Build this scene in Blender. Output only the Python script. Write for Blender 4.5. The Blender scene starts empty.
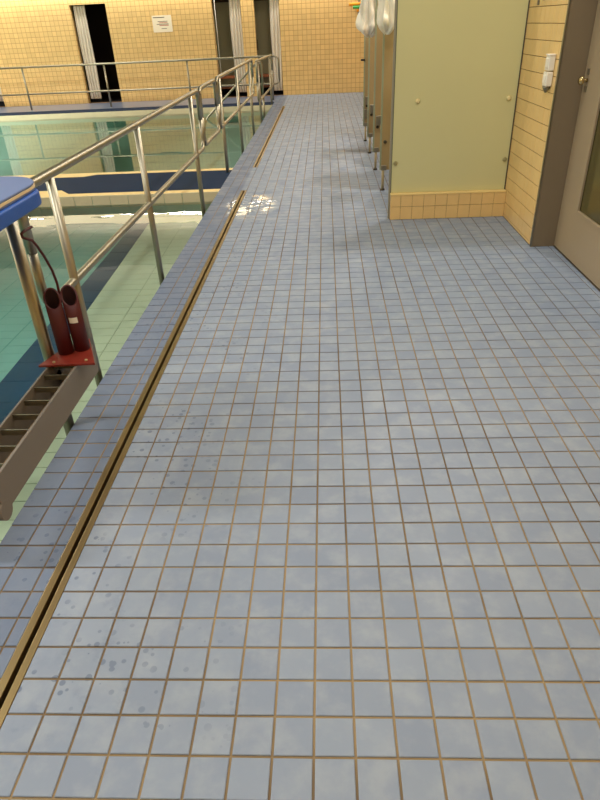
import bpy, bmesh, math, random
from mathutils import Vector, Matrix
random.seed(7)
SC = bpy.context.scene
COL = SC.collection

# ------------------------------------------------------------------ camera
# solved from the 10 cm floor-tile grid: focal 609 px in a 600x800 frame
FPX, PITCH, YAW, ROLL = 609.13, .553685, -.0587109, -.0477229
CAM = Vector((.05403, -.78735, 1.49189))
_f = Vector((math.sin(YAW)*math.cos(PITCH), math.cos(YAW)*math.cos(PITCH), -math.sin(PITCH)))
_r = _f.cross(Vector((0, 0, 1))).normalized(); _u = _r.cross(_f)
CR = math.cos(ROLL)*_r + math.sin(ROLL)*_u
CU = -math.sin(ROLL)*_r + math.cos(ROLL)*_u
cam_d = bpy.data.cameras.new('camera'); cam = bpy.data.objects.new('camera', cam_d); COL.objects.link(cam)
M = Matrix.Identity(4)
for a in range(3):
    M[a][0] = CR[a]; M[a][1] = CU[a]; M[a][2] = -_f[a]; M[a][3] = CAM[a]
cam.matrix_world = M
cam_d.sensor_fit = 'VERTICAL'; cam_d.sensor_height = 24; cam_d.lens = FPX/800*24
cam_d.clip_start = .05; cam_d.clip_end = 100
SC.camera = cam
def project(p):
    d = Vector(p) - CAM; k = d.dot(_f)
    return 300 + FPX*d.dot(CR)/k, 400 - FPX*d.dot(CU)/k

# ------------------------------------------------------------------ view, world, lights
SC.view_settings.view_transform = 'Standard'; SC.view_settings.look = 'None'
SC.view_settings.gamma = 1; SC.view_settings.exposure = 0.0
SC.view_settings.use_curve_mapping = False
W = bpy.data.worlds.new('world'); SC.world = W; W.use_nodes = True
W.node_tree.nodes['Background'].inputs[0].default_value = (1, .95, .88, 1)
W.node_tree.nodes['Background'].inputs[1].default_value = .2
CEIL = 4.0
WARM = (1, .93, .83)
def area(name, loc, sx, sy, power, rot=(0, 0, 0), color=WARM, spread=180):
    l = bpy.data.lights.new(name, 'AREA'); l.shape = 'RECTANGLE'; l.size = sx; l.size_y = sy
    l.energy = power; l.color = color; l.spread = math.radians(spread)
    o = bpy.data.objects.new(name, l); COL.objects.link(o); o.location = loc; o.rotation_euler = rot
    return o
# ceiling lamps (their housings are built with the ceiling below)
LAMPS = [(-8.9, 7.4, 2.6, .25, 420, 'long ceiling light beyond the far pool side'), (-8.9, 2.2, 2.6, .25, 200, 'long ceiling light beyond the near pool side'),
         (-8.9, 11.3, 2.6, .25, 260, 'long added fill light beyond the far pool by the end wall'), (-.5, 0.2, 1.4, .3, 64, 'ceiling light over the near end of the tiled walkway'), (-.4, 13.0, 1.6, .25, 22, 'ceiling light over the walkway by the end wall'),  # the first one here is an added fill that brightens the far pool
         (.9, 2.9, .9, .3, 40, 'ceiling light over the steel door'), (1.12, 5.45, .3, .2, 55, 'ceiling light over the first shower'),
         (1.12, 7.4, .3, .2, 55, 'ceiling light over the middle shower'), (1.12, 9.6, .3, .2, 55, 'ceiling light beyond the last shower'),
         (-3.6, .6, 1.6, .3, 100, 'ceiling light over the near pool')]
for (x, y, sx, sy, pw, _) in LAMPS:
    area('ceiling_light_beam', (x, y, CEIL-.09), sx, sy, pw)
# downward slot of the strip light that runs along the end wall
area('strip_light_beam', (-5.1, 15.70, 2.495), 12.6, .06, 120)
area('added_upward_fill', (-5.1, 15.72, 2.765), 12.6, .1, 110, rot=(math.pi, 0, 0))  # added upward fill for the ceiling, upper wall and general bounce

# ------------------------------------------------------------------ helpers
def lin(r, g, b):
    f = lambda c: (c/255/12.92) if c/255 <= .04045 else ((c/255+.055)/1.055)**2.4
    return (f(r), f(g), f(b), 1)
def new_mat(name):
    m = bpy.data.materials.new(name); m.use_nodes = True
    nt = m.node_tree; b = nt.nodes['Principled BSDF']
    return m, nt, b
def node(nt, typ, **kw):
    n = nt.nodes.new(typ)
    for k, v in kw.items():
        if isinstance(k, str) and hasattr(n, k): setattr(n, k, v)
    return n
def lk(nt, a, b): nt.links.new(a, b)
def math_n(nt, op, a, b=None, clamp=False):
    n = nt.nodes.new('ShaderNodeMath'); n.operation = op; n.use_clamp = clamp
    for i, v in enumerate((a, b)):
        if v is None: continue
        if isinstance(v, (int, float)): n.inputs[i].default_value = v
        else: lk(nt, v, n.inputs[i])
    return n.outputs[0]
def ramp(nt, fac, p0, p1, v0=0., v1=1.):
    n = nt.nodes.new('ShaderNodeMapRange'); n.interpolation_type = 'SMOOTHSTEP'
    lk(nt, fac, n.inputs['Value'])
    n.inputs['From Min'].default_value = p0; n.inputs['From Max'].default_value = p1
    n.inputs['To Min'].default_value = v0; n.inputs['To Max'].default_value = v1
    return n.outputs['Result']
def mixc(nt, fac, a, b, mode='MIX'):
    n = nt.nodes.new('ShaderNodeMix'); n.data_type = 'RGBA'; n.blend_type = mode
    for s, v in ((n.inputs[0], fac), (n.inputs[6], a), (n.inputs[7], b)):
        if isinstance(v, (int, float)): s.default_value = v
        elif isinstance(v, tuple): s.default_value = v
        else: lk(nt, v, s)
    return n.outputs[2]
def world_pos(nt):
    g = nt.nodes.new('ShaderNodeNewGeometry'); s = nt.nodes.new('ShaderNodeSeparateXYZ')
    lk(nt, g.outputs['Position'], s.inputs[0])
    return g.outputs['Position'], s.outputs[0], s.outputs[1], s.outputs[2]
def noise(nt, vec, scale, detail=3, rough=.5):
    n = nt.nodes.new('ShaderNodeTexNoise'); n.inputs['Scale'].default_value = scale
    n.inputs['Detail'].default_value = detail; n.inputs['Roughness'].default_value = rough
    if vec is not None: lk(nt, vec, n.inputs['Vector'])
    return n.outputs['Fac']
def simple(name, col, rough=.5, metal=0., var=.0, vscale=6, bump=0., bscale=40, spec=.5):
    m, nt, b = new_mat(name)
    b.inputs['Roughness'].default_value = rough; b.inputs['Metallic'].default_value = metal
    b.inputs['Specular IOR Level'].default_value = spec
    pos, x, y, z = world_pos(nt)
    if var:
        n = noise(nt, pos, vscale)
        c2 = tuple(min(1, c*(1-var)) for c in col[:3]) + (1,)
        c1 = tuple(min(1, c*(1+var)) for c in col[:3]) + (1,)
        lk(nt, mixc(nt, n, c2, c1), b.inputs['Base Color'])
    else: b.inputs['Base Color'].default_value = col
    if bump:
        bp = nt.nodes.new('ShaderNodeBump'); bp.inputs['Strength'].default_value = bump; bp.inputs['Distance'].default_value = .01
        lk(nt, noise(nt, pos, bscale), bp.inputs['Height']); lk(nt, bp.outputs[0], b.inputs['Normal'])
    return m

class MB:
    """collects shapes; build() links them as ONE mesh object"""
    def __init__(s): s.v = []; s.f = []; s.smooth = set()
    def quad(s, pts):
        k = len(s.v); s.v += [tuple(p) for p in pts]; s.f.append(tuple(range(k, k+len(pts)))); return s
    def prism(s, poly, z0, z1):
        k = len(s.v); n = len(poly)
        s.v += [(x, y, z0) for x, y in poly] + [(x, y, z1) for x, y in poly]
        s.f.append(tuple(range(k+n-1, k-1, -1))); s.f.append(tuple(range(k+n, k+2*n)))
        for i in range(n):
            j = (i+1) % n; s.f.append((k+i, k+j, k+n+j, k+n+i))
        return s
    def box(s, x0, x1, y0, y1, z0, z1):
        return s.prism([(x0, y0), (x1, y0), (x1, y1), (x0, y1)], z0, z1)
    def tile_z(s, x0, x1, y0, y1, zt, th=.005, bev=.002):
        k = len(s.v); b = bev
        s.v += [(x0, y0, zt-th), (x1, y0, zt-th), (x1, y1, zt-th), (x0, y1, zt-th),
                (x0, y0, zt-b*.6), (x1, y0, zt-b*.6), (x1, y1, zt-b*.6), (x0, y1, zt-b*.6),
                (x0+b, y0+b, zt), (x1-b, y0+b, zt), (x1-b, y1-b, zt), (x0+b, y1-b, zt)]
        for a in (0, 4):
            for i in range(4):
                j = (i+1) % 4; s.f.append((k+a+i, k+a+j, k+a+4+j, k+a+4+i))
        s.f.append((k+8, k+9, k+10, k+11)); return s
    def tube(s, pts, r, n=12, cap=True):
        pts = [Vector(p) for p in pts]; k = len(s.v); N = len(pts)
        up = Vector((.123, .27, .95)).normalized(); prev = None
        for i, p in enumerate(pts):
            t = (pts[min(i+1, N-1)] - pts[max(i-1, 0)]).normalized()
            if prev is None:
                a = t.cross(up).normalized()
            else:
                a = (prev - t*prev.dot(t)).normalized()
            prev = a; b = t.cross(a)
            rr = r[i] if isinstance(r, (list, tuple)) else r
            for q in range(n):
                w = 2*math.pi*q/n; s.v.append(tuple(p + rr*(math.cos(w)*a + math.sin(w)*b)))
        for i in range(N-1):
            for q in range(n):
                w = (q+1) % n; s.smooth.add(len(s.f)); s.f.append((k+i*n+q, k+i*n+w, k+(i+1)*n+w, k+(i+1)*n+q))
        if cap:
            s.f.append(tuple(k+q for q in range(n-1, -1, -1))); s.f.append(tuple(k+(N-1)*n+q for q in range(n)))
        return s
    def build(s, name, mat, parent=None, bevel=0):
        me = bpy.data.meshes.new(name); me.from_pydata(s.v, [], s.f); me.update()
        for i in s.smooth: me.polygons[i].use_smooth = True
        bm = bmesh.new(); bm.from_mesh(me); bmesh.ops.recalc_face_normals(bm, faces=bm.faces); bm.to_mesh(me); bm.free()
        me.materials.append(mat)
        o = bpy.data.objects.new(name, me); COL.objects.link(o)
        if parent is not None:
            o.parent = parent; o.matrix_parent_inverse = Matrix.Translation(-parent.location)
        if bevel:
            b = o.modifiers.new('bevel', 'BEVEL'); b.width = bevel; b.segments = 3; b.limit_method = 'ANGLE'; b.angle_limit = .6
        return o
def tag(o, label, cat=None, group=None, kind=None):
    o['label'] = label
    if cat: o['category'] = cat
    if group: o['group'] = group
    if kind: o['kind'] = kind
    return o
def thing(name, loc, label, cat, group=None):
    o = bpy.data.objects.new(name, None); COL.objects.link(o); o.location = loc; o.empty_display_size = .1
    bpy.context.view_layer.update()
    return tag(o, label, cat, group)
def struct(o, label=None):
    o['kind'] = 'structure'
    if label: o['label'] = label
    return o
def place(me, name, loc, parent):
    o = bpy.data.objects.new(name, me); COL.objects.link(o); o.parent = parent
    o.location = Vector(loc) - parent.location
    return o
def round_path(pts, r, seg=5, closed=False):
    """polyline with rounded corners"""
    pts = [Vector(p) for p in pts]; out = []; n = len(pts)
    for i in range(n):
        if not closed and i in (0, n-1): out.append(pts[i]); continue
        a, p, b = pts[i-1], pts[i], pts[(i+1) % n]
        d0 = (a-p); d1 = (b-p); rr = min(r, d0.length*.49, d1.length*.49)
        p0 = p + d0.normalized()*rr; p1 = p + d1.normalized()*rr
        for k in range(seg+1):
            t = k/seg; out.append((1-t)**2*p0 + 2*t*(1-t)*p + t*t*p1)
    if closed: out.append(out[0].copy())
    return out

# ------------------------------------------------------------------ materials
def deck_tile_mat():
    m, nt, b = new_mat('blue_deck_tile')
    pos, x, y, z = world_pos(nt)
    # one random value per 10 cm tile
    cx = math_n(nt, 'FLOOR', math_n(nt, 'MULTIPLY', x, 10)); cy = math_n(nt, 'FLOOR', math_n(nt, 'MULTIPLY', y, 10))
    cmb = nt.nodes.new('ShaderNodeCombineXYZ'); lk(nt, cx, cmb.inputs[0]); lk(nt, cy, cmb.inputs[1])
    wn = nt.nodes.new('ShaderNodeTexWhiteNoise'); wn.noise_dimensions = '2D'; lk(nt, cmb.outputs[0], wn.inputs['Vector'])
    col = mixc(nt, wn.outputs['Value'], lin(*TILE_A), lin(*TILE_B))
    # cloudy glaze, paler in the middle of each tile
    n1 = noise(nt, pos, 9, 4, .6); col = mixc(nt, ramp(nt, n1, .42, .72, 0, .5), col, lin(*TILE_C))
    n2 = noise(nt, pos, 1.3, 2); col = mixc(nt, ramp(nt, n2, .45, .75, 0, .25), col, lin(*TILE_D))
    # dried water drops: dark round spots, dense near the drain
    vo = nt.nodes.new('ShaderNodeTexVoronoi'); vo.inputs['Scale'].default_value = 34; lk(nt, pos, vo.inputs['Vector'])
    rs = nt.nodes.new('ShaderNodeSeparateColor'); lk(nt, vo.outputs['Color'], rs.inputs[0])
    rad = ramp(nt, rs.outputs[0], .0, 1., .06, .36)
    spot = math_n(nt, 'LESS_THAN', vo.outputs['Distance'], rad)
    keep = math_n(nt, 'GREATER_THAN', rs.outputs[1], .3)
    cl = ramp(nt, noise(nt, pos, 2.6, 3), .46, .58)
    near = ramp(nt, x, -.85, .05, 1., 0.)
    spot = math_n(nt, 'MULTIPLY', math_n(nt, 'MULTIPLY', spot, keep), math_n(nt, 'MULTIPLY', cl, near))
    col = mixc(nt, math_n(nt, 'MULTIPLY', spot, .7), col, lin(90, 106, 132))
    # soft damp smudges on the left half
    sm = math_n(nt, 'MULTIPLY', ramp(nt, noise(nt, pos, 14, 4, .65), .52, .74), math_n(nt, 'MULTIPLY', near, ramp(nt, noise(nt, pos, 1.7, 2), .47, .62)))
    col = mixc(nt, math_n(nt, 'MULTIPLY', sm, .38), col, lin(104, 120, 148))
    # wet strip along the pool side of the drain
    wet = ramp(nt, x, -.84, -.87, 0, 1)
    col = mixc(nt, math_n(nt, 'MULTIPLY', wet, .62), col, lin(86, 102, 132))
    # puddle by the end of the slot drain
    dx = math_n(nt, 'DIVIDE', math_n(nt, 'ADD', x, .69), .25); dy = math_n(nt, 'DIVIDE', math_n(nt, 'ADD', y, -5.22), .5)
    d2 = math_n(nt, 'ADD', math_n(nt, 'MULTIPLY', dx, dx), math_n(nt, 'MULTIPLY', dy, dy))
    pm = nt.nodes.new('ShaderNodeMapping'); pm.inputs['Scale'].default_value = (.5, 1, 1); lk(nt, pos, pm.inputs['Vector'])
    pud = math_n(nt, 'MULTIPLY', ramp(nt, d2, .3, 1.2, 1, 0), ramp(nt, noise(nt, pm.outputs[0], 12, 3, .6), .48, .55))
    rough = math_n(nt, 'SUBTRACT', ramp(nt, noise(nt, pos, 6, 3), .3, .7, .40, .6), math_n(nt, 'MULTIPLY', wet, .04))
    rough = math_n(nt, 'MULTIPLY', rough, math_n(nt, 'SUBTRACT', 1., math_n(nt, 'MULTIPLY', pud, .93)))
    lk(nt, rough, b.inputs['Roughness']); b.inputs['Specular IOR Level'].default_value = .26
    lk(nt, pud, b.inputs['Coat Weight']); b.inputs['Coat Roughness'].default_value = .02
    lk(nt, col, b.inputs['Base Color'])
    bp = nt.nodes.new('ShaderNodeBump'); bp.inputs['Strength'].default_value = .12; bp.inputs['Distance'].default_value = .004
    lk(nt, noise(nt, pos, 22, 2), bp.inputs['Height']); lk(nt, bp.outputs[0], b.inputs['Normal'])
    return m
TILE_A, TILE_B, TILE_C, TILE_D = (132, 146, 169), (140, 154, 175), (162, 172, 184), (150, 162, 178)
def grout_mat():
    m, nt, b = new_mat('tan_grout')
    pos, x, y, z = world_pos(nt)
    n = noise(nt, pos, .9, 3, .6); n2 = noise(nt, pos, 30, 3)
    col = mixc(nt, ramp(nt, n, .42, .58), lin(156, 136, 102), lin(112, 96, 74))
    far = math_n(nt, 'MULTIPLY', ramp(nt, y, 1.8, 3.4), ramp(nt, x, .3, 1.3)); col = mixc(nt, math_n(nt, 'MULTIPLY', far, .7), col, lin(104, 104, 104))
    col = mixc(nt, math_n(nt, 'MULTIPLY', n2, .3), col, lin(120, 98, 70))
    lk(nt, col, b.inputs['Base Color']); b.inputs['Roughness'].default_value = .85
    return m
def wall_tile_mat(name, pitch, base, mortar, vert=1.0):
    """square wall tiles too far away to pick apart: pitch in metres, grid in (x+y, z)"""
    m, nt, b = new_mat(name)
    pos, x, y, z = world_pos(nt)
    u = math_n(nt, 'ADD', x, y); c = nt.nodes.new('ShaderNodeCombineXYZ'); lk(nt, u, c.inputs[0]); lk(nt, z, c.inputs[1])
    br = nt.nodes.new('ShaderNodeTexBrick'); br.offset = 0; br.squash = 1; br.inputs['Scale'].default_value = 1
    br.inputs['Brick Width'].default_value = pitch; br.inputs['Row Height'].default_value = pitch
    br.inputs['Mortar Size'].default_value = pitch*.045; br.inputs['Mortar Smooth'].default_value = .1; br.inputs['Bias'].default_value = 0
    br.inputs['Color1'].default_value = tuple(v*.94 for v in base[:3])+(1,); br.inputs['Color2'].default_value = tuple(min(1, v*1.05) for v in base[:3])+(1,)
    br.inputs['Mortar'].default_value = mortar
    lk(nt, c.outputs[0], br.inputs['Vector']); lk(nt, br.outputs['Color'], b.inputs['Base Color'])
    b.inputs['Roughness'].default_value = .3
    bp = nt.nodes.new('ShaderNodeBump'); bp.invert = True; bp.inputs['Strength'].default_value = .4; bp.inputs['Distance'].default_value = .003
    lk(nt, br.outputs['Fac'], bp.inputs['Height']); lk(nt, bp.outputs[0], b.inputs['Normal'])
    return m
def water_mat(name, tint, bumpd, scale, ior=1.36):
    m = bpy.data.materials.new(name); m.use_nodes = True; nt = m.node_tree
    for n in list(nt.nodes): nt.nodes.remove(n)
    out = nt.nodes.new('ShaderNodeOutputMaterial'); mx = nt.nodes.new('ShaderNodeMixShader')
    tr = nt.nodes.new('ShaderNodeBsdfTransparent'); tr.inputs[0].default_value = tint
    gl = nt.nodes.new('ShaderNodeBsdfGlossy'); gl.inputs['Roughness'].default_value = .0
    fr = nt.nodes.new('ShaderNodeFresnel'); fr.inputs['IOR'].default_value = ior
    pos, x, y, z = world_pos(nt)
    mp = nt.nodes.new('ShaderNodeMapping'); mp.inputs['Scale'].default_value = (.45, 1, 1); lk(nt, pos, mp.inputs['Vector'])
    bp = nt.nodes.new('ShaderNodeBump'); bp.inputs['Strength'].default_value = 1; bp.inputs['Distance'].default_value = bumpd
    lk(nt, noise(nt, mp.outputs[0], scale, 2, .4), bp.inputs['Height'])
    lk(nt, bp.outputs[0], gl.inputs['Normal']); lk(nt, bp.outputs[0], fr.inputs['Normal'])
    lk(nt, fr.outputs[0], mx.inputs[0]); lk(nt, tr.outputs[0], mx.inputs[1]); lk(nt, gl.outputs[0], mx.inputs[2])
    lk(nt, mx.outputs[0], out.inputs['Surface'])
    return m
def metal_mat(name, col, rough, var=.05, streak=1.0):
    m, nt, b = new_mat(name); pos, x, y, z = world_pos(nt)
    n = noise(nt, pos, 4, 2, .5)
    lk(nt, mixc(nt, n, tuple(c*(1-var) for c in col[:3])+(1,), tuple(min(1, c*(1+var)) for c in col[:3])+(1,)), b.inputs['Base Color'])
    b.inputs['Metallic'].default_value = 1; b.inputs['Roughness'].default_value = rough
    return m
BEIGE = lin(228, 195, 132)
M_ = dict(
    deck=deck_tile_mat(), grout=grout_mat(),
    wall=wall_tile_mat('beige_wall_tile', .104, BEIGE, lin(186, 144, 86)),
    fardeck=wall_tile_mat('far_deck_tile', .1, lin(130, 148, 190), lin(116, 126, 150)),
    beige_tile=simple('beige_glazed_tile', BEIGE, .28, var=.06, vscale=14),
    beige_grout=simple('brown_joint', lin(140, 112, 74), .9),
    cream_trim=simple('cream_trim', lin(236, 208, 140), .4, var=.05),
    ceiling=simple('white_ceiling', lin(176, 168, 150), .9, var=.03),
    plaster=simple('plaster', lin(214, 190, 140), .8, var=.03),
    steel=metal_mat('brushed_steel', lin(160, 156, 140), .4),
    brass=metal_mat('bronzed_steel', lin(172, 150, 108), .38, .12),
    dark=simple('dark_slot', lin(18, 14, 10), .7),
    black=simple('black_plastic', lin(22, 22, 24), .5, var=.1),
    navy=simple('navy_pool_tile', lin(22, 44, 74), .8, var=.12, vscale=9, spec=.15),
    navyline=simple('navy_lane_tile', lin(28, 62, 104), .35, var=.12, vscale=9),
    navy_grout=simple('navy_joint', lin(84, 112, 140), .8),
    edge=simple('cream_pool_tile', lin(214, 206, 178), .35, var=.08, vscale=8),
    edge_grout=simple('pool_joint', lin(104, 110, 92), .9),
    pale=simple('pale_green_pool_tile', lin(212, 216, 194), .4, var=.05, vscale=5),
    pale_grout=simple('green_joint', lin(116, 138, 112), .9),
    teal=simple('teal_pool_tile', lin(142, 190, 186), .4, var=.07, vscale=4),
    teal_grout=simple('teal_joint', lin(98, 160, 156), .9),
    teal2=simple('far_pool_floor', lin(184, 226, 212), .5, var=.05),
    water1=water_mat('near_pool_water', (.86, .96, .93, 1), .0012, 4),
    water2=water_mat('far_pool_water', (.93, .98, .97, 1), .0008, 3, 1.4),
    glass=simple('green_frosted_glass', lin(206, 204, 154), .34, var=.03, vscale=2),
    glass_in=simple('shade_toned_frosted_glass', lin(168, 146, 104), .35, var=.05, vscale=3),  # brown tone paints in the shade and beige reflections on the inner panels
    glass_edge=simple('dark_green_glass_edge', lin(74, 92, 76), .2),
    alu=metal_mat('dull_aluminium', lin(150, 146, 132), .42),
    cap=simple('ivory_cap', lin(228, 214, 160), .4),
    cap2=simple('olive_cap', lin(150, 144, 100), .45),
    leg=simple('ivory_leg', lin(176, 160, 122), .5),
    rubber=simple('dark_rubber', lin(60, 54, 44), .8),
    frame=simple('taupe_paint', lin(128, 114, 92), .45, var=.03),
    door=simple('grey_beige_paint', lin(160, 144, 118), .42, var=.03),
    doorglass=simple('dark_olive_glass', lin(84, 78, 46), .08, var=.05),
    white=simple('white_plastic', lin(238, 234, 222), .4),
    curtain=simple('white_cloth', lin(214, 206, 192), .85, var=.06, vscale=8),
    plastic=simple('white_film', lin(246, 242, 228), .45, var=.06, vscale=14, bump=.5, bscale=30),
    paper=simple('paper', lin(244, 234, 212), .8), ink=simple('ink', lin(96, 84, 74), .9), redink=simple('red_ink', lin(176, 74, 58), .9),
    blue=simple('bright_blue_foam', lin(34, 88, 178), .5, var=.06, vscale=20, bump=.15, bscale=150),
    bluegrey=simple('blue_grey_foam', lin(98, 118, 164), .6, var=.04, vscale=20),
    stripe=simple('cream_stripe', lin(226, 206, 166), .6),
    red=simple('dark_red_paint', lin(80, 16, 18), .55, var=.15, vscale=16),
    redplate=simple('rusty_red_paint', lin(126, 40, 28), .45, var=.2, vscale=22),
    bore=simple('bore_shade_red', lin(44, 12, 12), .9),  # near-black red paints in the shade inside the pipes
    inner_edge=simple('pale_green_glass_edge', lin(150, 160, 136), .3),
    profile=simple('grey_profile', lin(140, 138, 122), .5),
    chan=simple('grey_brown_metal', lin(116, 110, 102), .5, var=.04),
    chan_in=simple('brown_channel', lin(124, 100, 66), .6, var=.25, vscale=18),
    cubicle=simple('grey_green_laminate', lin(138, 132, 100), .5, var=.03),
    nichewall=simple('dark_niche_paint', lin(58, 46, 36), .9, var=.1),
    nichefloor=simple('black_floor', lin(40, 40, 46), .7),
    bench=simple('brown_bench_wood', lin(150, 84, 44), .5, var=.2, vscale=12),
    orange=simple('orange_foam', lin(248, 160, 20), .6), green=simple('green_foam', lin(66, 170, 84), .6),
    bronze=metal_mat('brass_knob', lin(200, 178, 130), .25),
)
def emit_mat(name, col, strength):
    m, nt, b = new_mat(name); b.inputs['Base Color'].default_value = (.8, .8, .8, 1)
    b.inputs['Emission Color'].default_value = col; b.inputs['Emission Strength'].default_value = strength; return m
M_['tube'] = emit_mat('fluorescent_tube', (1, .80, .47, 1), 3.1)
M_['diffuser'] = emit_mat('lamp_diffuser', (1, .88, .70, 1), 3)

# ------------------------------------------------------------------ the setting
YF = 15.85          # far wall
XW = 1.57           # right wall
XD = 1.735          # door plane
XE = -1.10          # pool side edge of the deck
XL = -12.0; YB = -3.0
DRX0, DRX1 = -.86, -.797     # slot drain
WZ = -.10           # water level

g = MB(); zg = -.0035
g.box(XE, DRX0, YB, YF, -.9, zg); g.box(DRX1, XD+.02, YB, YF, -.9, zg)
g.box(DRX0, DRX1, 5.87, 7.11, -.9, zg); g.box(DRX0, DRX1, 13.56, YF, -.9, zg)
g.box(DRX0, DRX1, YB, YF, -.9, -.07)
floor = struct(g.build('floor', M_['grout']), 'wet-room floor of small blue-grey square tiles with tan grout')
J = .0032           # half joint
xs = [XE, -1.0, -.9] + [round(-.8+.1*k, 3) for k in range(0, 26)]
cells = []
for r in range(-14, 159):
    y0, y1 = r*.1, r*.1+.1
    mid = (y0+y1)/2
    spans = [(-1.10, -1.0), (-1.0, -.9)]
    if 5.87 < mid < 7.11 or mid > 13.56: spans += [(-.9, -.8)]
    else: spans += [(-.9, DRX0)]
    spans += [(round(-.8+.1*k, 3), round(-.7+.1*k, 3)) for k in range(24)]
    spans[-1] = (1.5, XW)
    if 2.25 < mid < 3.755: spans[-1] = (1.5, 1.6); spans += [(1.6, 1.7), (1.7, XD)]
    for (a, b) in spans:
        if mid > 4.58 and a > .55 and mid < 4.70: continue
        cells.append((a + (0 if a in (XE,) else J), b - (J if b not in (DRX0, XW, XD) else .001), y0+J, y1-J))
def area_px(c):
    p = [project((x, y, 0)) for x, y in ((c[0], c[2]), (c[1], c[2]), (c[1], c[3]), (c[0], c[3]))]
    cxp = sum(q[0] for q in p)/4; cyp = sum(q[1] for q in p)/4
    if not (-15 < cxp < 615 and -15 < cyp < 815) or (c[2] < -.6): return 0
    return abs(sum(p[i][0]*p[(i+1) % 4][1]-p[(i+1) % 4][0]*p[i][1] for i in range(4)))/2
cells.sort(key=area_px, reverse=True)
tile_cache = {}
for c in cells[:300]:
    w, d = round(c[1]-c[0], 4), round(c[3]-c[2], 4)
    if (w, d) not in tile_cache:
        t = MB(); t.tile_z(-w/2, w/2, -d/2, d/2, 0); o = t.build('tile', M_['deck'], floor); tile_cache[(w, d)] = o.data
        o.matrix_parent_inverse = Matrix.Identity(4)
    else:
        o = bpy.data.objects.new('tile', tile_cache[(w, d)]); COL.objects.link(o); o.parent = floor
    o.location = ((c[0]+c[1])/2, (c[2]+c[3])/2, random.uniform(-.0006, .0003))
    o.rotation_euler = (random.uniform(-.004, .004), random.uniform(-.004, .004), random.uniform(-.004, .004))
t = MB()
for c in cells[300:]: t.tile_z(*c, random.uniform(-.0006, .0003))
o = t.build('floor_tiles', M_['deck'], floor); o['kind'] = 'stuff'

# --- ceiling, walls round the hall
struct(MB().box(XL-.2, XD+2, YB-.2, YF+2.4, CEIL, CEIL+.2).build('ceiling', M_['ceiling']), 'plain pale ceiling over the pool hall')
struct(MB().box(XL-.2, XL, YB, YF, -1.6, CEIL).build('wall_left', M_['wall']), 'beige tiled side wall beyond the pools')
struct(MB().box(XL-.2, XD+1, YB-.2, YB, -1.6, CEIL).build('wall_back', M_['wall']), 'beige tiled wall behind the viewer')
# far wall with four openings to the changing rooms
OPEN = [(-8.75, -7.98), (-5.85, -5.0), (-2.53, -1.86), (-1.56, -.97)]
OZ = 2.06
wf = MB(); prev = XL-.2; WT = 2.78
for a, b in OPEN:
    wf.box(prev, a, YF, YF+.18, -.5, WT); wf.box(a, b, YF, YF+.18, OZ, WT); wf.box(a, b, YF, YF+.18, -.5, -.001); prev = b
wf.box(prev, XW+.4, YF, YF+.18, -.5, WT)
struct(wf.build('wall_far', M_['wall']), 'beige small-tiled end wall with curtained openings')
struct(MB().box(XL-.2, XW+.4, YF, YF+.18, WT, CEIL).build('wall_far_upper', M_['ceiling']), 'plain pale upper part of the end wall')
YN = 17.6
nf = MB()
nf.box(XL, XD, YN, YN+.1, -.1, 2.6)
for xx in (-9.6, -7.2, -6.6, -4.2, -3.2, -1.71, -.2): nf.box(xx-.03, xx+.03, YF+.18, YN, 0, 2.6)
nf.box(XL, XD, YF+.18, YN, 2.55, 2.6)
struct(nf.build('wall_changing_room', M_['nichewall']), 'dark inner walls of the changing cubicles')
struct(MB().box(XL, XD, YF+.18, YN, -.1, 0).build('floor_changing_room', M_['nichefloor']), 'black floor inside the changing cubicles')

# right wall: core recessed behind its tiles
YJ = 3.755; DY0 = 2.3
rw = MB()
rw.box(XW+.006, XW+.5, YJ, 4.72, -.1, CEIL); rw.box(XW+.006, XW+.5, YB, DY0, -.1, CEIL)
rw.box(XW+.006, XW+.5, DY0, YJ, 2.15, CEIL)
wr = struct(rw.build('wall_right', M_['beige_grout']), 'beige tiled wall between shower screen and door')
wt = MB(); tm = {}
rows = int((CEIL-.02)/.1)
def wall_tile(mb, w, h):   # lies in the YZ plane facing -X, centred on the origin
    th, b = .006, .0018
    P = lambda x, y, z: (x, y, z)
    k = len(mb.v); y0, y1, z0, z1 = -w/2, w/2, -h/2, h/2
    mb.v += [(th, y0, z0), (th, y1, z0), (th, y1, z1), (th, y0, z1), (0+b*.6, y0, z0), (b*.6, y1, z0), (b*.6, y1, z1), (b*.6, y0, z1),
             (0, y0+b, z0+b), (0, y1-b, z0+b), (0, y1-b, z1-b), (0, y0+b, z1-b)]
    for a in (0, 4):
        for i in range(4):
            j = (i+1) % 4; mb.f.append((k+a+i, k+a+j, k+a+4+j, k+a+4+i))
    mb.f.append((k+8, k+9, k+10, k+11)); return mb
ycols = [(YJ+.004, YJ+.063)] + [(YJ+.063+.1*k, YJ+.163+.1*k) for k in range(8)]
for r in range(rows):
    z0 = .022+.1*(r-1); z1 = z0+.1
    z0 = max(z0, 0)
    for (a, b) in ycols:
        b = min(b, 4.72)
        w = round(b-a-.0022, 4); h = round(z1-z0-.0045, 4)
        if z0 < 1.75:
            if (w, h) not in tm:
                o = wall_tile(MB(), w, h).build('wall_tile', M_['beige_tile'], wr); tm[(w, h)] = o.data; o.matrix_parent_inverse = Matrix.Identity(4)
            else:
                o = bpy.data.objects.new('wall_tile', tm[(w, h)]); COL.objects.link(o); o.parent = wr
            o.location = (XW+random.uniform(-.0004, .0004), (a+b)/2, (z0+z1)/2)
        else:
            tmp = wall_tile(MB(), w, h); k = len(wt.v)
            wt.v += [(v[0]+XW, v[1]+(a+b)/2, v[2]+(z0+z1)/2) for v in tmp.v]; wt.f += [tuple(i+k for i in f) for f in tmp.f]
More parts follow.
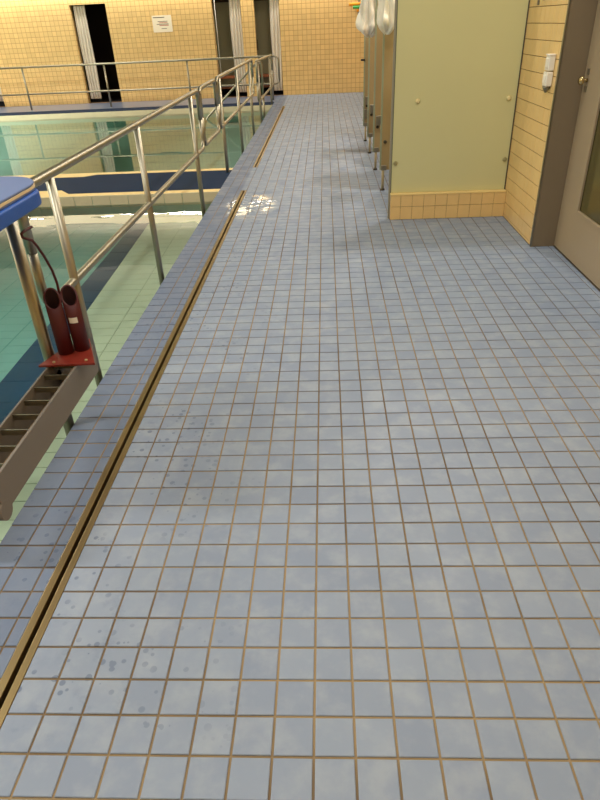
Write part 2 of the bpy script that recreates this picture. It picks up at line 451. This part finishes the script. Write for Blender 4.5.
o = wt.build('wall_tiles', M_['beige_tile'], wr); o['kind'] = 'stuff'
struct(MB().box(XW, XW+.3, 4.72, YF, -.1, CEIL).build('wall_shower', M_['wall']), 'beige tiled wall at the back of the showers')
struct(MB().box(XW, XW+.006, YB, DY0-.005, 0, CEIL).build('wall_near_door', M_['wall']), 'beige tiled wall on the near side of the door')

# door frame and door
df = MB()
df.box(XW-.004, XD+.05, YJ-.012, YJ+.003, 0, 2.12); df.box(XW-.004, XD+.05, DY0-.003, DY0+.03, 0, 2.12); df.box(XW-.004, XD+.05, DY0, YJ, 2.1, 2.15)
dfo = struct(df.build('trim_door_frame', M_['frame'], bevel=.003), 'taupe steel door jamb')
struct(MB().box(XW-.007, XW+.004, YJ-.014, YJ+.006, 0, 2.12).build('trim_frame_edge', M_['alu']), 'thin light metal edge of the door jamb')
d = bpy.data.objects.new('door_1', None); COL.objects.link(d); d.location = (XD, 3.3, 0); struct(d, 'grey-beige steel door with dark glass pane'); bpy.context.view_layer.update()
GY1, GZ0, GY0, GZ1 = 3.43, .33, 2.66, 1.9
lf = MB(); X0, X1 = XD, XD+.045; LY1 = YJ-.02
lf.box(X0, X1, GY1, LY1, .012, 2.09); lf.box(X0, X1, DY0+.04, GY0, .012, 2.09); lf.box(X0, X1, GY0, GY1, .012, GZ0); lf.box(X0, X1, GY0, GY1, GZ1, 2.09)
lf.build('door_leaf', M_['door'], d)
bd = MB(); q = .018
bd.box(X0-.006, X0+.01, GY1-q, GY1, GZ0, GZ1); bd.box(X0-.006, X0+.01, GY0, GY0+q, GZ0, GZ1); bd.box(X0-.006, X0+.01, GY0+q, GY1-q, GZ0, GZ0+q); bd.box(X0-.006, X0+.01, GY0+q, GY1-q, GZ1-q, GZ1)
bd.build('glazing_bead', M_['door'], d, bevel=.003)
MB().box(X0+.012, X0+.02, GY0, GY1, GZ0, GZ1).build('pane', M_['doorglass'], d)
MB().box(X0+.05, X0+.06, DY0+.03, YJ, 0, 2.1).build('back_sheet', M_['black'], d)
hd = MB(); hd.tube([(X0-.001, 3.675, 1.105), (X0-.028, 3.675, 1.105)], .012)
hd.tube([(X0-.022, 3.675, 1.105), (X0-.03, 3.675, 1.105), (X0-.045, 3.675, 1.105), (X0-.055, 3.675, 1.105)], [.014, .027, .027, .016], 16)
hd.build('door_knob', M_['bronze'], d)
for zz in (1.155, 1.055): MB().box(X0-.007, X0+.002, 3.66, 3.69, zz-.018, zz+.018).build('lock_plate', M_['alu'], d, bevel=.003)

# ------------------------------------------------------------------ pools
NY1 = 5.87                       # end of the near pool
Y1a, Y1b = 6.0, 7.0              # navy walkway between the pools
FY0, FY1 = 7.12, 13.85           # far pool
bs = MB()
bs.box(XL, XE, YB, 5.9, -.95, -.82)          # near floor slab
bs.box(XL, XE-.001, NY1+.012, FY0-.012, -.95, -.006)   # wall between pools
bs.box(XL, XE, FY0, FY1, -1.45, -1.35)
bs.box(XL, XE, FY1+.012, YF+.02, -1.45, -.006)
bs.box(XE-.002, XE+.005, YB, YF, -1.45, -.012)
struct(bs.build('pool_basin', M_['edge_grout']), 'concrete shell of the two pools')
def skew(y): return -1.655 - .047*(y-1.7)     # inner edge of the pale ledge
# pale submerged ledge along the deck
ZL = -.25
lb = MB(); lb.prism([(XE, YB), (XE, NY1), (skew(NY1)-.16, NY1), (skew(YB)-.23, YB)], -.82, ZL-.004)
ledge = struct(lb.build('pool_ledge', M_['pale_grout']), 'pale green tiled ledge under the water beside the deck')
yy = .62; cache = {}
def ledge_tile(x0f, x1f, y0, y1, mat, name):
    mb = MB(); j = .0025; z0, z1 = ZL-.006, ZL
    P = [(x1f(y0)+j, y0+j), (x0f(y0)-j, y0+j), (x0f(y1)-j, y1-j), (x1f(y1)+j, y1-j)]
    mb.prism(P, z0, z1+random.uniform(-.0008, .0004)); return mb.build(name, mat, ledge)
while yy < NY1-.02:
    y1 = min(yy+.1195, NY1)
    md = lambda y: XE + (skew(y)-XE)*.5
    ledge_tile(lambda y: XE, md, yy, y1, M_['pale'], 'ledge_tile'); ledge_tile(md, skew, yy, y1, M_['pale'], 'ledge_tile')
    yy += .1195
sw = lambda y: skew(y) - (.235 - .018*(y-1.7))
yy = .62
while yy < NY1-.02:
    y1 = min(yy+.239, NY1); ledge_tile(skew, sw, yy, y1, M_['navyline'], 'lane_line_tile'); yy += .239
# teal floor tiles, faint joints
pf = MB(); y = .6
while y < NY1-.02:
    x = -1.9
    while x > -6.2:
        if x-.245 < sw(y)-.0: pf.tile_z(x-.245, min(x-.004, sw(y)), y+.002, min(y+.1195, NY1)-.002, -.30, .006, .001)
        x -= .248
    y += .1195
o = pf.build('pool_floor_tiles', M_['teal'], None); o['kind'] = 'stuff'; tag(o, 'teal glazed tiles on the near pool floor under water', 'tiles')
struct(MB().box(XL, -1.6, YB, NY1, -.82, -.3025).build('pool_floor', M_['teal_grout']), 'teal near pool floor under the tiles')
struct(MB().box(XL, XE, FY0, FY1, -1.36, -.32).build('far_pool_floor', M_['teal2']), 'teal floor of the far pool')
# cream pool-edge tiles: face of the dividing wall
dv = struct(MB().box(XL, XE-.001, NY1+.006, NY1+.014, -.8, -.004).build('pool_divider_face', M_['teal']), 'tiled side of the wall dividing the pools')
x = XE-.004
tl = MB().box(-.0965, .0965, 0, .012, -.125, 0).build('edge_tile', M_['edge'], dv, bevel=.004); tl.matrix_parent_inverse = Matrix.Identity(4)
k = 0
while x > -5.4:
    o = tl if k == 0 else bpy.data.objects.new('edge_tile', tl.data)
    if k: COL.objects.link(o); o.parent = dv; bm_ = o.modifiers.new('bevel', 'BEVEL'); bm_.width = .004; bm_.segments = 2
    o.location = (x-.0985, NY1-.004, random.uniform(-.0006, .0006)); x -= .197; k += 1
struct(MB().box(XL, x, NY1-.004, NY1+.008, -.125, 0).build('pool_edge_far_left', M_['edge']), 'cream pool edge beyond the railing')
# cream coping on both sides, navy walkway
cp = MB(); cp.prism([(XL, NY1+.008), (XE-.002, NY1+.008), (XE-.002, Y1a), (-2.78, Y1a), (-2.93, Y1a+.19), (XL, Y1a+.19)], -.03, -.0005)
struct(cp.build('pool_coping', M_['cream_trim']), 'cream coping along the dividing wall')
cp = MB(); cp.prism([(XL, FY0), (XL, Y1b-.1), (-2.92, Y1b-.1), (-2.78, Y1b), (XE-.002, Y1b), (XE-.002, FY0)], -.16, -.0005)
struct(cp.build('pool_coping_far_side', M_['cream_trim']), 'thin cream coping on the far side of the walkway')
wk = struct(MB().prism([(XL, Y1a+.19), (-2.93, Y1a+.19), (-2.78, Y1a), (XE-.002, Y1a), (XE-.002, Y1b), (-2.78, Y1b), (-2.92, Y1b-.1), (XL, Y1b-.1)], -.03, -.002).build('pool_walkway', M_['navy']), 'navy tiled walkway between the two pools')
# far pool edge
struct(MB().box(XL, XE-.002, FY1-.004, FY1-.001, -.5, WZ-.03).build('far_pool_wall', M_['teal2']), 'teal submerged side of the far pool')
struct(MB().box(XL, XE-.002, FY1-.002, FY1+.012, -.6, 0).build('far_pool_edge', M_['edge']), 'cream edge of the far pool')
struct(MB().box(XL, XE-.002, FY1+.012, 14.5, -.03, -.001).build('far_pool_border', M_['navy']), 'navy tiled border of the far pool')
struct(MB().box(XL, XE-.001, 14.5, YF, -.03, 0).build('far_pool_deck', M_['fardeck']), 'blue-grey tiled deck in front of the far wall')
# water
def water(name, x0, x1, y0, y1, mat, label):
    o = MB().quad([(x0, y0, WZ), (x1, y0, WZ), (x1, y1, WZ), (x0, y1, WZ)]).build(name, mat)
    if o.data.polygons[0].normal.z < 0: o.data.flip_normals()
    return struct(o, label)
water('water_near', XL, XE-.002, YB, NY1-.003, M_['water1'], 'calm clear water of the near pool')
water('water_far', XL, XE-.002, FY0+.001, FY1-.001, M_['water2'], 'calm reflecting water of the far pool')

# ------------------------------------------------------------------ lamps
for i, (x, y, sx, sy, pw, lab) in enumerate(LAMPS):
    t = thing('ceiling_light', (x, y, CEIL), lab, 'lamp', 'ceiling lights of the hall')
    MB().box(x-sx/2-.03, x+sx/2+.03, y-sy/2-.03, y+sy/2+.03, CEIL-.06, CEIL).build('housing', M_['white'], t)
    MB().box(x-sx/2, x+sx/2, y-sy/2, y+sy/2, CEIL-.075, CEIL-.06).build('diffuser', M_['diffuser'], t)
t = thing('strip_light', (-5, YF-.06, 2.62), 'long fluorescent strip light along the top of the end wall', 'lamp')
MB().box(-11.5, 1.3, YF-.21, YF-.003, 2.5, 2.76).build('housing', M_['white'], t)
MB().box(-11.5, 1.3, YF-.235, YF-.21, 2.51, 2.75).build('diffuser', M_['tube'], t)

# ------------------------------------------------------------------ slot drains
def drain(y0, y1, label):
    t = thing('slot_drain', (-.83, (y0+y1)/2, 0), label, 'drain', None)
    a, b = DRX0+.001, DRX1-.001
    MB().box(a, a+.024, y0, y1, -.06, .0012).build('edge_bar', M_['brass'], t, bevel=.002)
    MB().box(b-.022, b, y0, y1, -.06, .0012).build('edge_bar', M_['brass'], t, bevel=.002)
    MB().box(a+.024, b-.022, y0, y1, -.065, -.05).build('slot', M_['dark'], t)
drain(-2.9, 5.87, 'long bronze-toned slot drain running beside the pool railing')
drain(7.11, 13.56, 'bronze-toned slot drain further on, ending near the end wall')

# ------------------------------------------------------------------ railings
XR = -1.135; RT = .0205
def railing(label, y0, y1, zt0, zt1, zb0, zb1, posts, group, xr=XR, post_bot=-.35, r=.09):
    t = thing('handrail', (xr, (y0+y1)/2, -.3), label, 'railing', group)
    top = round_path([(xr, y0, (zt0+zb0)/2), (xr, y0, zt0), (xr, y1, zt1), (xr, y1, (zt1+zb1)/2)], r)
    MB().tube(top, RT, 14).build('top_rail', M_['steel'], t)
    low = round_path([(xr, y1, (zt1+zb1)/2), (xr, y1, zb1), (xr, y0, zb0), (xr, y0, (zt0+zb0)/2)], r)
    MB().tube(low, RT*.95, 14).build('lower_rail', M_['steel'], t)
    for p in posts:
        zt = zt0 + (zt1-zt0)*(p-y0)/(y1-y0)
        MB().tube([(xr, p, post_bot), (xr, p, zt-.012)], RT*.98, 14).build('post', M_['steel'], t)
    return t
railing('long stainless handrail loop on three posts behind the red stand', 1.57, 5.5, .985, 1.0, .51, .50, (1.90, 3.33, 5.12), None)
railing('short stainless gate loop without posts between two longer handrails', 5.58, 6.55, 1.005, 1.01, .51, .51, (), None)
railing('stainless handrail on three posts beside the far pool', 6.66, 10.5, 1.015, 1.02, .52, .53, (6.86, 8.42, 10.05), None)
railing('stainless handrail corner section near the curtained cubicles', 11.1, 14.6, .97, .92, .34, .33, (11.35, 13.95), None, xr=-1.12)
for ypos in (5.54, 6.605):
    par = [o for o in COL.objects if o.name.startswith('handrail')][0 if ypos < 6 else 2]
    for zc in (.975, .535): MB().box(XR-.018, XR+.018, ypos-.012, ypos+.012, zc-.02, zc+.02).build('clamp', M_['black'], par)
# railing across the far deck
t = thing('handrail', (-5, 14.85, 0), 'stainless handrail running along the far deck in front of the end wall', 'railing')
MB().tube(round_path([(XL, 14.85, .885), (-.985, 14.85, .885), (-.985, 14.85, .4)], .1), .022, 12).build('top_rail', M_['steel'], t)
MB().tube(round_path([(XL, 14.85, .335), (-.985, 14.85, .335), (-.985, 14.85, .6)], .1), .02, 12).build('lower_rail', M_['steel'], t)
for px in (-10.7, -8.79, -6.88, -4.97, -3.06, -1.15): MB().tube([(px, 14.85, -.02), (px, 14.85, .875)], .021, 12).build('post', M_['steel'], t)
# stair rail going down into the far pool
t = thing('handrail', (-1.15, 12.75, -.1), 'slanting stainless stair handrail dipping into the far pool', 'railing')
MB().tube(round_path([(-1.19, 12.75, .3), (-1.18, 12.75, .9), (-1.34, 12.75, .82), (-2.42, 12.75, -.13), (-2.5, 12.75, -.9)], .12), .021, 12).build('top_rail', M_['steel'], t)
MB().tube([(-1.19, 12.75, -.3), (-1.19, 12.75, .32)], .021, 12).build('post', M_['steel'], t)

# ------------------------------------------------------------------ padded stand, channel, red holder
t = thing('padded_stand', (-1.125, 1.45, 0), 'steel post carrying a blue padded top with a cream stripe', 'stand')
MB().tube([(-1.125, 1.45, -.249), (-1.125, 1.45, .96)], .024, 16).build('post', M_['steel'], t)
MB().box(-1.145, -1.105, .95, 1.47, .95, .983).build('arm', M_['steel'], t, bevel=.004)
def rounded(x0, x1, y0, y1, r, n=7):
    P = []
    for cx, cy, a0 in ((x1-r, y0+r, -90), (x1-r, y1-r, 0), (x0+r, y1-r, 90), (x0+r, y0+r, 180)):
        for k in range(n+1):
            a = math.radians(a0+90*k/n); P.append((cx+r*math.cos(a), cy+r*math.sin(a)))
    return P
PX0, PX1, PY0, PY1 = -1.48, -.958, .80, 1.50
MB().prism(rounded(PX0, PX1+.012, PY0, PY1-.05, .11), .984, 1.034).build('foam_base', M_['blue'], t, bevel=.009)
MB().prism(rounded(PX0, PX1, PY0, PY1, .17), 1.035, 1.043).build('pad', M_['bluegrey'], t, bevel=.002)
MB().prism(rounded(PX0-.0012, PX1+.0012, PY0-.0012, PY1+.0012, .17), 1.043, 1.0515).build('edge_stripe', M_['stripe'], t)
MB().prism(rounded(PX0, PX1, PY0, PY1, .17), 1.0515, 1.060).build('pad_cover', M_['bluegrey'], t, bevel=.003)

CX0, CX1, CY0, CY1, CZ0, CZ1 = -1.087, -.981, .5305, 1.5496, .222, .3465
t = thing('slatted_channel', (-1.03, 1.05, .222), 'grey-brown metal channel with cross rungs under the red stand', 'channel')
MB().box(CX1, CX1+.0105, CY0+.086, CY1, CZ0-.005, CZ1).build('side_plate', M_['chan'], t, bevel=.002)
MB().box(CX0-.009, CX0, CY0+.086, CY1, CZ0-.005, CZ1).build('side_plate', M_['chan'], t, bevel=.002)
MB().box(CX0, CX1, CY0+.086, CY1, CZ0-.005, CZ0+.01).build('channel_bottom', M_['chan_in'], t)
MB().box(CX1-.026, CX1, CY0+.086, CY1, CZ0+.01, CZ0+.045).build('inner_ledge', M_['chan_in'], t)
for k in range(10):
    yk = .720+.0959*k
    if yk > CY1 - .05: break
    MB().box(CX0, CX1, yk-.002, yk+.002, CZ1-.03, CZ1-.008).build('rung', M_['steel'], t)
foot = MB(); foot.tube([(CX0-.01, CY0+.099, CZ0+.004), (CX1+.012, CY0+.099, CZ0+.004)], .0345, 20); foot.build('roller_foot', M_['chan'], t)

MB().box(-1.10, CX0, 1.40, 1.44, CZ0+.02, CZ0+.07).build('post_clamp', M_['chan'], t)
t = thing('red_stand', (-1.02, 1.46, CZ1), 'dark red stand with two slant-cut pipes on a plate', 'stand')
PZ = CZ1+.001
MB().prism([(-1.125, 1.343), (-.8955, 1.356), (-.9943, 1.588), (-1.086, 1.4765)], PZ, PZ+.010).build('base_plate', M_['redplate'], t, bevel=.002)
def pipe(cx, cy, r, z0, zlo, zhi):
    n = 28; mb = MB(); ri = r-.006
    dirx, diry = .42, -.91            # the cut faces the walkway
    def ring(rad, zf): return [(cx+rad*math.cos(2*math.pi*q/n), cy+rad*math.sin(2*math.pi*q/n), zf(math.cos(2*math.pi*q/n)*dirx+math.sin(2*math.pi*q/n)*diry)) for q in range(n)]
    top = lambda c: (zlo+zhi)/2 - c*(zhi-zlo)/2
    def skin(rings, cap):
        mb = MB()
        for rr in rings: mb.v += rr
        for a in range(len(rings)-1):
            for q in range(n):
                w = (q+1) % n; mb.smooth.add(len(mb.f)); mb.f.append((a*n+q, a*n+w, (a+1)*n+w, (a+1)*n+q))
        k = (len(rings)-1)*n if cap else 0
        mb.f.append(tuple(k+q for q in range(n))); return mb
    shell = MB()
    R = [ring(r, lambda c: z0), ring(r, top), ring(ri, top), ring(ri, lambda c: z0)]
    for rr in R: shell.v += rr
    for a in range(4):
        for q in range(n):
            w = (q+1) % n; d = (a+1) % 4
            if a in (0, 2): shell.smooth.add(len(shell.f))
            shell.f.append((a*n+q, a*n+w, d*n+w, d*n+q))
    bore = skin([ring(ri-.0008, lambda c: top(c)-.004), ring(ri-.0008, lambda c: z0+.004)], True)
    return shell, bore
PP = [(-1.050, 1.4596), (-.9917, 1.4897)]
for i, (cx, cy) in enumerate(PP):
    sh, bo = pipe(cx, cy, .0322, PZ+.010, .563, .632)
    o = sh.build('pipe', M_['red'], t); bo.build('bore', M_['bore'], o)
    if i == 1:
        mb = MB(); n = 8
        a0 = math.radians(-112); da = math.radians(62)
        for k in range(n):
            A, B = a0+da*k/n, a0+da*(k+1)/n; rr = .0328
            mb.quad([(cx+rr*math.cos(A), cy+rr*math.sin(A), .488), (cx+rr*math.cos(B), cy+rr*math.sin(B), .488), (cx+rr*math.cos(B), cy+rr*math.sin(B), .512), (cx+rr*math.cos(A), cy+rr*math.sin(A), .512)])
        mb.build('sticker', M_['white'], o)
for (bx, by) in ((-1.067, 1.365), (-.938, 1.3775)): MB().tube([(bx, by, PZ+.009), (bx, by, PZ+.015)], .006, 10).build('bolt', M_['leg'], t)
rod = [(-1.035, 1.455, 0.496), (-1.035, 1.501, 0.582), (-1.035, 1.505, 0.644), (-1.035, 1.492, 0.703), (-1.035, 1.457, 0.772), (-1.035, 1.423, 0.822), (-1.035, 1.397, 0.851), (-1.035, 1.363, 0.867), (-1.035, 1.334, 0.881), (-1.035, 1.332, 0.894), (-1.035, 1.357, 0.897), (-1.035, 1.421, 0.894)]
MB().tube(rod, .0052, 10).build('hooked_rod', M_['red'], t)

# ------------------------------------------------------------------ shower cubicles
CB0, CB1 = 4.58, 4.70; CBX = .60; CBZ = .215
cb = struct(MB().box(CBX+.006, XW, CB0+.006, CB1, 0, CBZ-.012).build('shower_curb', M_['beige_grout']), 'low beige tiled curb under the glass screen')
bx = [CBX+.001] + [.685+.0985*k for k in range(9)] + [XW]
for r, (z0, z1) in enumerate(((.002, .108), (.111, .2035))):
    for k in range(len(bx)-1):
        if bx[k+1]-bx[k] < .02: continue
        MB().box(bx[k]+.0013, bx[k+1]-.0013, CB0, CB0+.007, z0, z1).build('curb_tile', M_['beige_tile'], cb, bevel=.0015)
    MB().box(CBX, CBX+.007, CB0+.008, CB1, z0, z1).build('curb_tile', M_['beige_tile'], cb, bevel=.0015)
MB().box(CBX-.003, XW-.001, CB0-.003, CB1+.003, .2045, .217).build('curb_trim', M_['cream_trim'], cb, bevel=.003)
def screen(y, label, front=False, z0=.2):
    t = thing('shower_screen', (.6, y, z0), label, 'screen', None if front else 'shower partitions in a row')
    x0 = .604; x1 = XW-.002
    MB().box(x0, x1, y, y+.012, z0, 2.02).build('glass_panel', M_['glass' if front else 'glass_in'], t)
    MB().box(x0-(.005 if front else .018), x0-.0003, y-.001, y+.013, z0, 2.02).build('glass_edge', M_['glass_edge' if front else 'inner_edge'], t)
    if front:
        MB().box(x1-.006, x1, y-.006, y, z0, 2.02).build('seal', M_['rubber'], t)
    caps = ((.79, .925, .018, 'cap'), (1.505, .92, .018, 'cap'), (.632, .46, .017, 'cap2'), (1.535, .46, .017, 'cap2')) if front else ((.634, .462, .016, 'rubber'),)
    for (cx, cz, r, mt) in caps:
        MB().tube([(cx, y, cz), (cx, y-.008, cz), (cx, y-.014, cz)], [r, r, r*.6], 18).build('screw_cap', M_[mt], t)
    if not front:
        lg = MB(); lg.tube([(.622, y+.006, .012), (.622, y+.006, z0+.03)], .0135, 12)
        lo = lg.build('leg', M_['leg'], t)
        MB().tube([(.622, y+.006, 0), (.622, y+.006, .018)], [.024, .02], 14).build('foot', M_['rubber'], lo)
        MB().box(.60, .655, y-.012, y+.024, z0-.004, z0+.045).build('clamp', M_['alu'], t, bevel=.003)
    return t
screen(4.63, 'pale green frosted glass screen standing on the tiled curb', True, .218)
for y, lab in ((5.68, 'shade-toned glass shower partition next behind the curb screen'), (6.69, 'shade-toned glass shower partition second behind the curb screen'),
               (7.75, 'shade-toned glass shower partition third behind the curb screen'), (8.72, 'shade-toned glass shower partition farthest from the curb screen')):
    t = screen(y, lab)
    if y > 6: MB().box(.615, .70, y-.03, y-.001, .48, .58).build('hinge_box', M_['alu'], t, bevel=.004)
    if y > 8: MB().tube([(.60, y-.01, 1.03), (.545, y-.01, 1.03)], .013, 10).build('door_stop', M_['black'], t)
    if y > 8: MB().box(.60, .64, y-.02, y-.001, .30, .42).build('hinge_box', M_['alu'], t, bevel=.004)
pr = MB(); pr.box(.583, .598, 4.625, 4.65, 0, 2.02)
struct(pr.build('trim_shower_post', M_['profile']), 'slim metal profile at the free end of the curb')
# overhead rail that ties the partitions together
t = thing('curtain_rail', (.62, 6.7, 2.03), 'slim metal curtain rail over the shower partitions', 'rail')
MB().tube([(.62, 4.64, 2.035), (.62, 8.73, 2.035)], .014, 12).build('rail', M_['alu'], t)
# gathered shower curtains, knotted at the bottom
def bundle(cx, cy, zb, rmax, label, seed, zt=2.02):
    rnd = random.Random(seed); n, m = 72, 30; mb = MB(); ph = [rnd.uniform(0, 6.28) for _ in range(6)]
    for i in range(m+1):
        t_ = i/m; z = zb + (zt-zb)*t_
        if t_ < .12: rad = rmax*(.25+.75*math.sin(t_/.12*math.pi/2))
        else: rad = rmax*(1.0 - .5*min(1, (t_-.12)/.65))
        for q in range(n):
            a = 2*math.pi*q/n
            fold = 1 + .2*math.sin(7*a+ph[0]+3*t_) + .12*math.sin(13*a+ph[1]-4*t_) + .07*math.sin(4*a+ph[2]+9*t_) + .03*math.sin(23*a+ph[3])
            r = rad*fold*(1+.1*math.sin(16*t_+ph[4]+2*a)*(t_ < .35))
            mb.v.append((cx+r*math.cos(a)*1.0, cy+r*math.sin(a)*1.3, z+.018*math.sin(3*a+ph[5])*(t_ < .2)))
    for i in range(m):
        for q in range(n):
            w = (q+1) % n; mb.smooth.add(len(mb.f)); mb.f.append((i*n+q, i*n+w, (i+1)*n+w, (i+1)*n+q))
    mb.f.append(tuple(range(n-1, -1, -1))); mb.f.append(tuple(m*n+q for q in range(n)))
    return tag(mb.build('shower_curtain', M_['plastic']), label, 'curtain', 'gathered shower curtains')
bundle(.60, 5.45, 1.39, .082, 'white shower curtain bunched up beside the nearest glass screen', 3)
bundle(.53, 6.80, 1.345, .105, 'wider white shower curtain bunched up further along the partitions', 5)

# ------------------------------------------------------------------ small things on the right wall
t = thing('wall_switch', (XW, 3.885, 1.2), 'white surface-mounted switch box above the key box on beige tiles', 'switch')
MB().box(XW-.04, XW-.001, 3.845, 3.925, 1.155, 1.245).build('box', M_['white'], t, bevel=.006)
MB().box(XW-.046, XW-.04, 3.862, 3.908, 1.172, 1.228).build('rocker', M_['white'], t, bevel=.004)
MB().box(XW-.043, XW-.002, 3.842, 3.928, 1.243, 1.251).build('lid', M_['white'], t, bevel=.002)
t = thing('wall_socket', (XW, 3.885, 1.1), 'white surface-mounted box with a grey cone below it on beige tiles', 'socket')
MB().box(XW-.042, XW-.001, 3.845, 3.925, 1.062, 1.148).build('box', M_['white'], t, bevel=.006)
MB().box(XW-.048, XW-.042, 3.86, 3.91, 1.08, 1.13).build('cover', M_['white'], t, bevel=.005)
MB().tube([(XW-.022, 3.885, 1.064), (XW-.022, 3.885, 1.05), (XW-.022, 3.885, 1.022)], [.026, .024, .006], 16).build('cable_gland', M_['alu'], t)
t = thing('wall_hook', (XW, 4.27, 1.55), 'small grey coat hook on the beige tiles near the glass screen', 'hook')
MB().tube([(XW-.001, 4.27, 1.575), (XW-.012, 4.27, 1.575)], .018, 14).build('rosette', M_['alu'], t)
MB().tube(round_path([(XW-.01, 4.27, 1.575), (XW-.04, 4.27, 1.575), (XW-.04, 4.27, 1.53)], .02), .008, 10).build('peg', M_['alu'], t)

# ------------------------------------------------------------------ far wall: curtains, cubicle doors, notice, noodles
def curtain(x0, x1, y, z0, z1, folds, label, amp=.02):
    mb = MB(); n = folds*10; m = 8
    for i in range(m+1):
        z = z0+(z1-z0)*i/m
        for k in range(n+1):
            s = k/n; mb.v.append((x0+(x1-x0)*s+.008*math.sin(i*.9+s*5), y+amp*math.sin(s*folds*2*math.pi+.25*math.sin(i*.7))*(.8+.3*(1-i/m)), z))
    for i in range(m):
        for k in range(n): mb.smooth.add(len(mb.f)); mb.f.append((i*(n+1)+k, i*(n+1)+k+1, (i+1)*(n+1)+k+1, (i+1)*(n+1)+k))
    o = mb.build('curtain', M_['curtain']); so = o.modifiers.new('solid', 'SOLIDIFY'); so.thickness = .004
    return tag(o, label, 'curtain', 'changing room curtains')
YC = YF+.10
curtain(-5.80, -5.52, YC, .09, 2.05, 4, 'white curtain drawn aside in the black doorway')
curtain(-2.14, -1.87, YC, .10, 2.05, 4, 'white curtain at the grey-green doorway nearer the paper notice')
curtain(-1.20, -.98, YC, .10, 2.05, 3, 'white curtain at the doorway nearest the shower partitions')
curtain(-8.3, -8.0, YC, .12, 2.05, 4, 'white curtain at the edge of the hall by the far deck')
def cubicle(x0, x1, label, blabel, hx):
    t = thing('cubicle_door', ((x0+x1)/2, 16.32, 0), label, 'door', 'cubicle doors')
    MB().box(x0, x1, 16.32, 16.324, .18, 1.98).build('panel', M_['cubicle'], t)
    MB().box(x0, x1, 16.31, 16.315, 1.98, 2.06).build('head_rail', M_['nichewall'], t)
    for sx in (x0+.03, x1-.03): MB().box(sx-.02, sx+.02, 16.32, 16.324, 0, .18).build('leg', M_['alu'], t)
    MB().tube(round_path([(hx, 16.315, 1.18), (hx, 16.27, 1.18), (hx, 16.27, .98), (hx, 16.315, .98)], .05), .013, 10).build('handle', M_['black'], t)
    b = thing('bench', ((x0+x1)/2, 16.17, 0), blabel, 'bench', 'cubicle benches')
    MB().box(x0+.05, x1-.05, 16.06, 16.29, .40, .46).build('seat', M_['bench'], b)
    MB().box(x0+.05, x1-.05, 16.27, 16.30, .16, .24).build('stretcher', M_['bench'], b)
    for sx in (x0+.10, x1-.10):
        MB().box(sx-.02, sx+.02, 16.08, 16.27, 0, .40).build('leg', M_['black'], b)
cubicle(-2.72, -1.76, 'grey-green cubicle door behind the curtain nearer the paper notice', 'brown bench in the cubicle nearer the paper notice', -2.6)
cubicle(-1.66, -.72, 'grey-green cubicle door behind the curtain nearest the shower partitions', 'brown bench in the cubicle nearest the shower partitions', -1.57)
o = MB().tube([(-2.45, YF-.02, .46), (-2.46, YF-.02, 2.35)], .005, 8).build('pull_cord', M_['white']); tag(o, 'thin pale cord hanging in front of a grey-green doorway', 'cord')
t = thing('notice', (-3.73, YF, 1.6), 'white paper notice taped to the beige tiled wall', 'notice')
MB().box(-3.955, -3.50, YF-.004, YF-.0005, 1.44, 1.775).build('sheet', M_['paper'], t)
for (a, b, z, h, mt) in ((-3.93, -3.66, 1.735, .016, 'ink'), (-3.83, -3.60, 1.655, .010, 'ink'), (-3.80, -3.60, 1.63, .010, 'redink'), (-3.86, -3.58, 1.60, .012, 'ink'), (-3.80, -3.58, 1.575, .012, 'redink'), (-3.76, -3.63, 1.51, .010, 'ink')):
    MB().box(a, b, YF-.0052, YF-.004, z-h/2, z+h/2).build('print_line', M_[mt], t)
t = thing('noodle_rack', (1.0, YF, 1.75), 'small steel wall rack holding pool noodles', 'rack')
for xx in (.85, 1.2):
    MB().box(xx-.012, xx+.012, YF-.30, YF, 1.64, 1.655).build('arm', M_['alu'], t); MB().box(xx-.02, xx+.02, YF-.012, YF-.001, 1.58, 1.9).build('bracket', M_['alu'], t)
for (x0, y, z, mt, lab) in ((.625, YF-.14, 1.805, 'orange', 'upper orange foam pool noodle on the wall rack'), (.715, YF-.16, 1.745, 'green', 'green foam pool noodle between two orange ones'), (.80, YF-.14, 1.686, 'orange', 'lower orange foam pool noodle under the green one')):
    o = MB().tube([(x0, y, z), (x0+.01, y, z), (1.5, y, z)], [.026, .031, .031], 16).build('pool_noodle', M_[mt]); tag(o, lab, 'pool noodle', 'pool noodles on the rack')
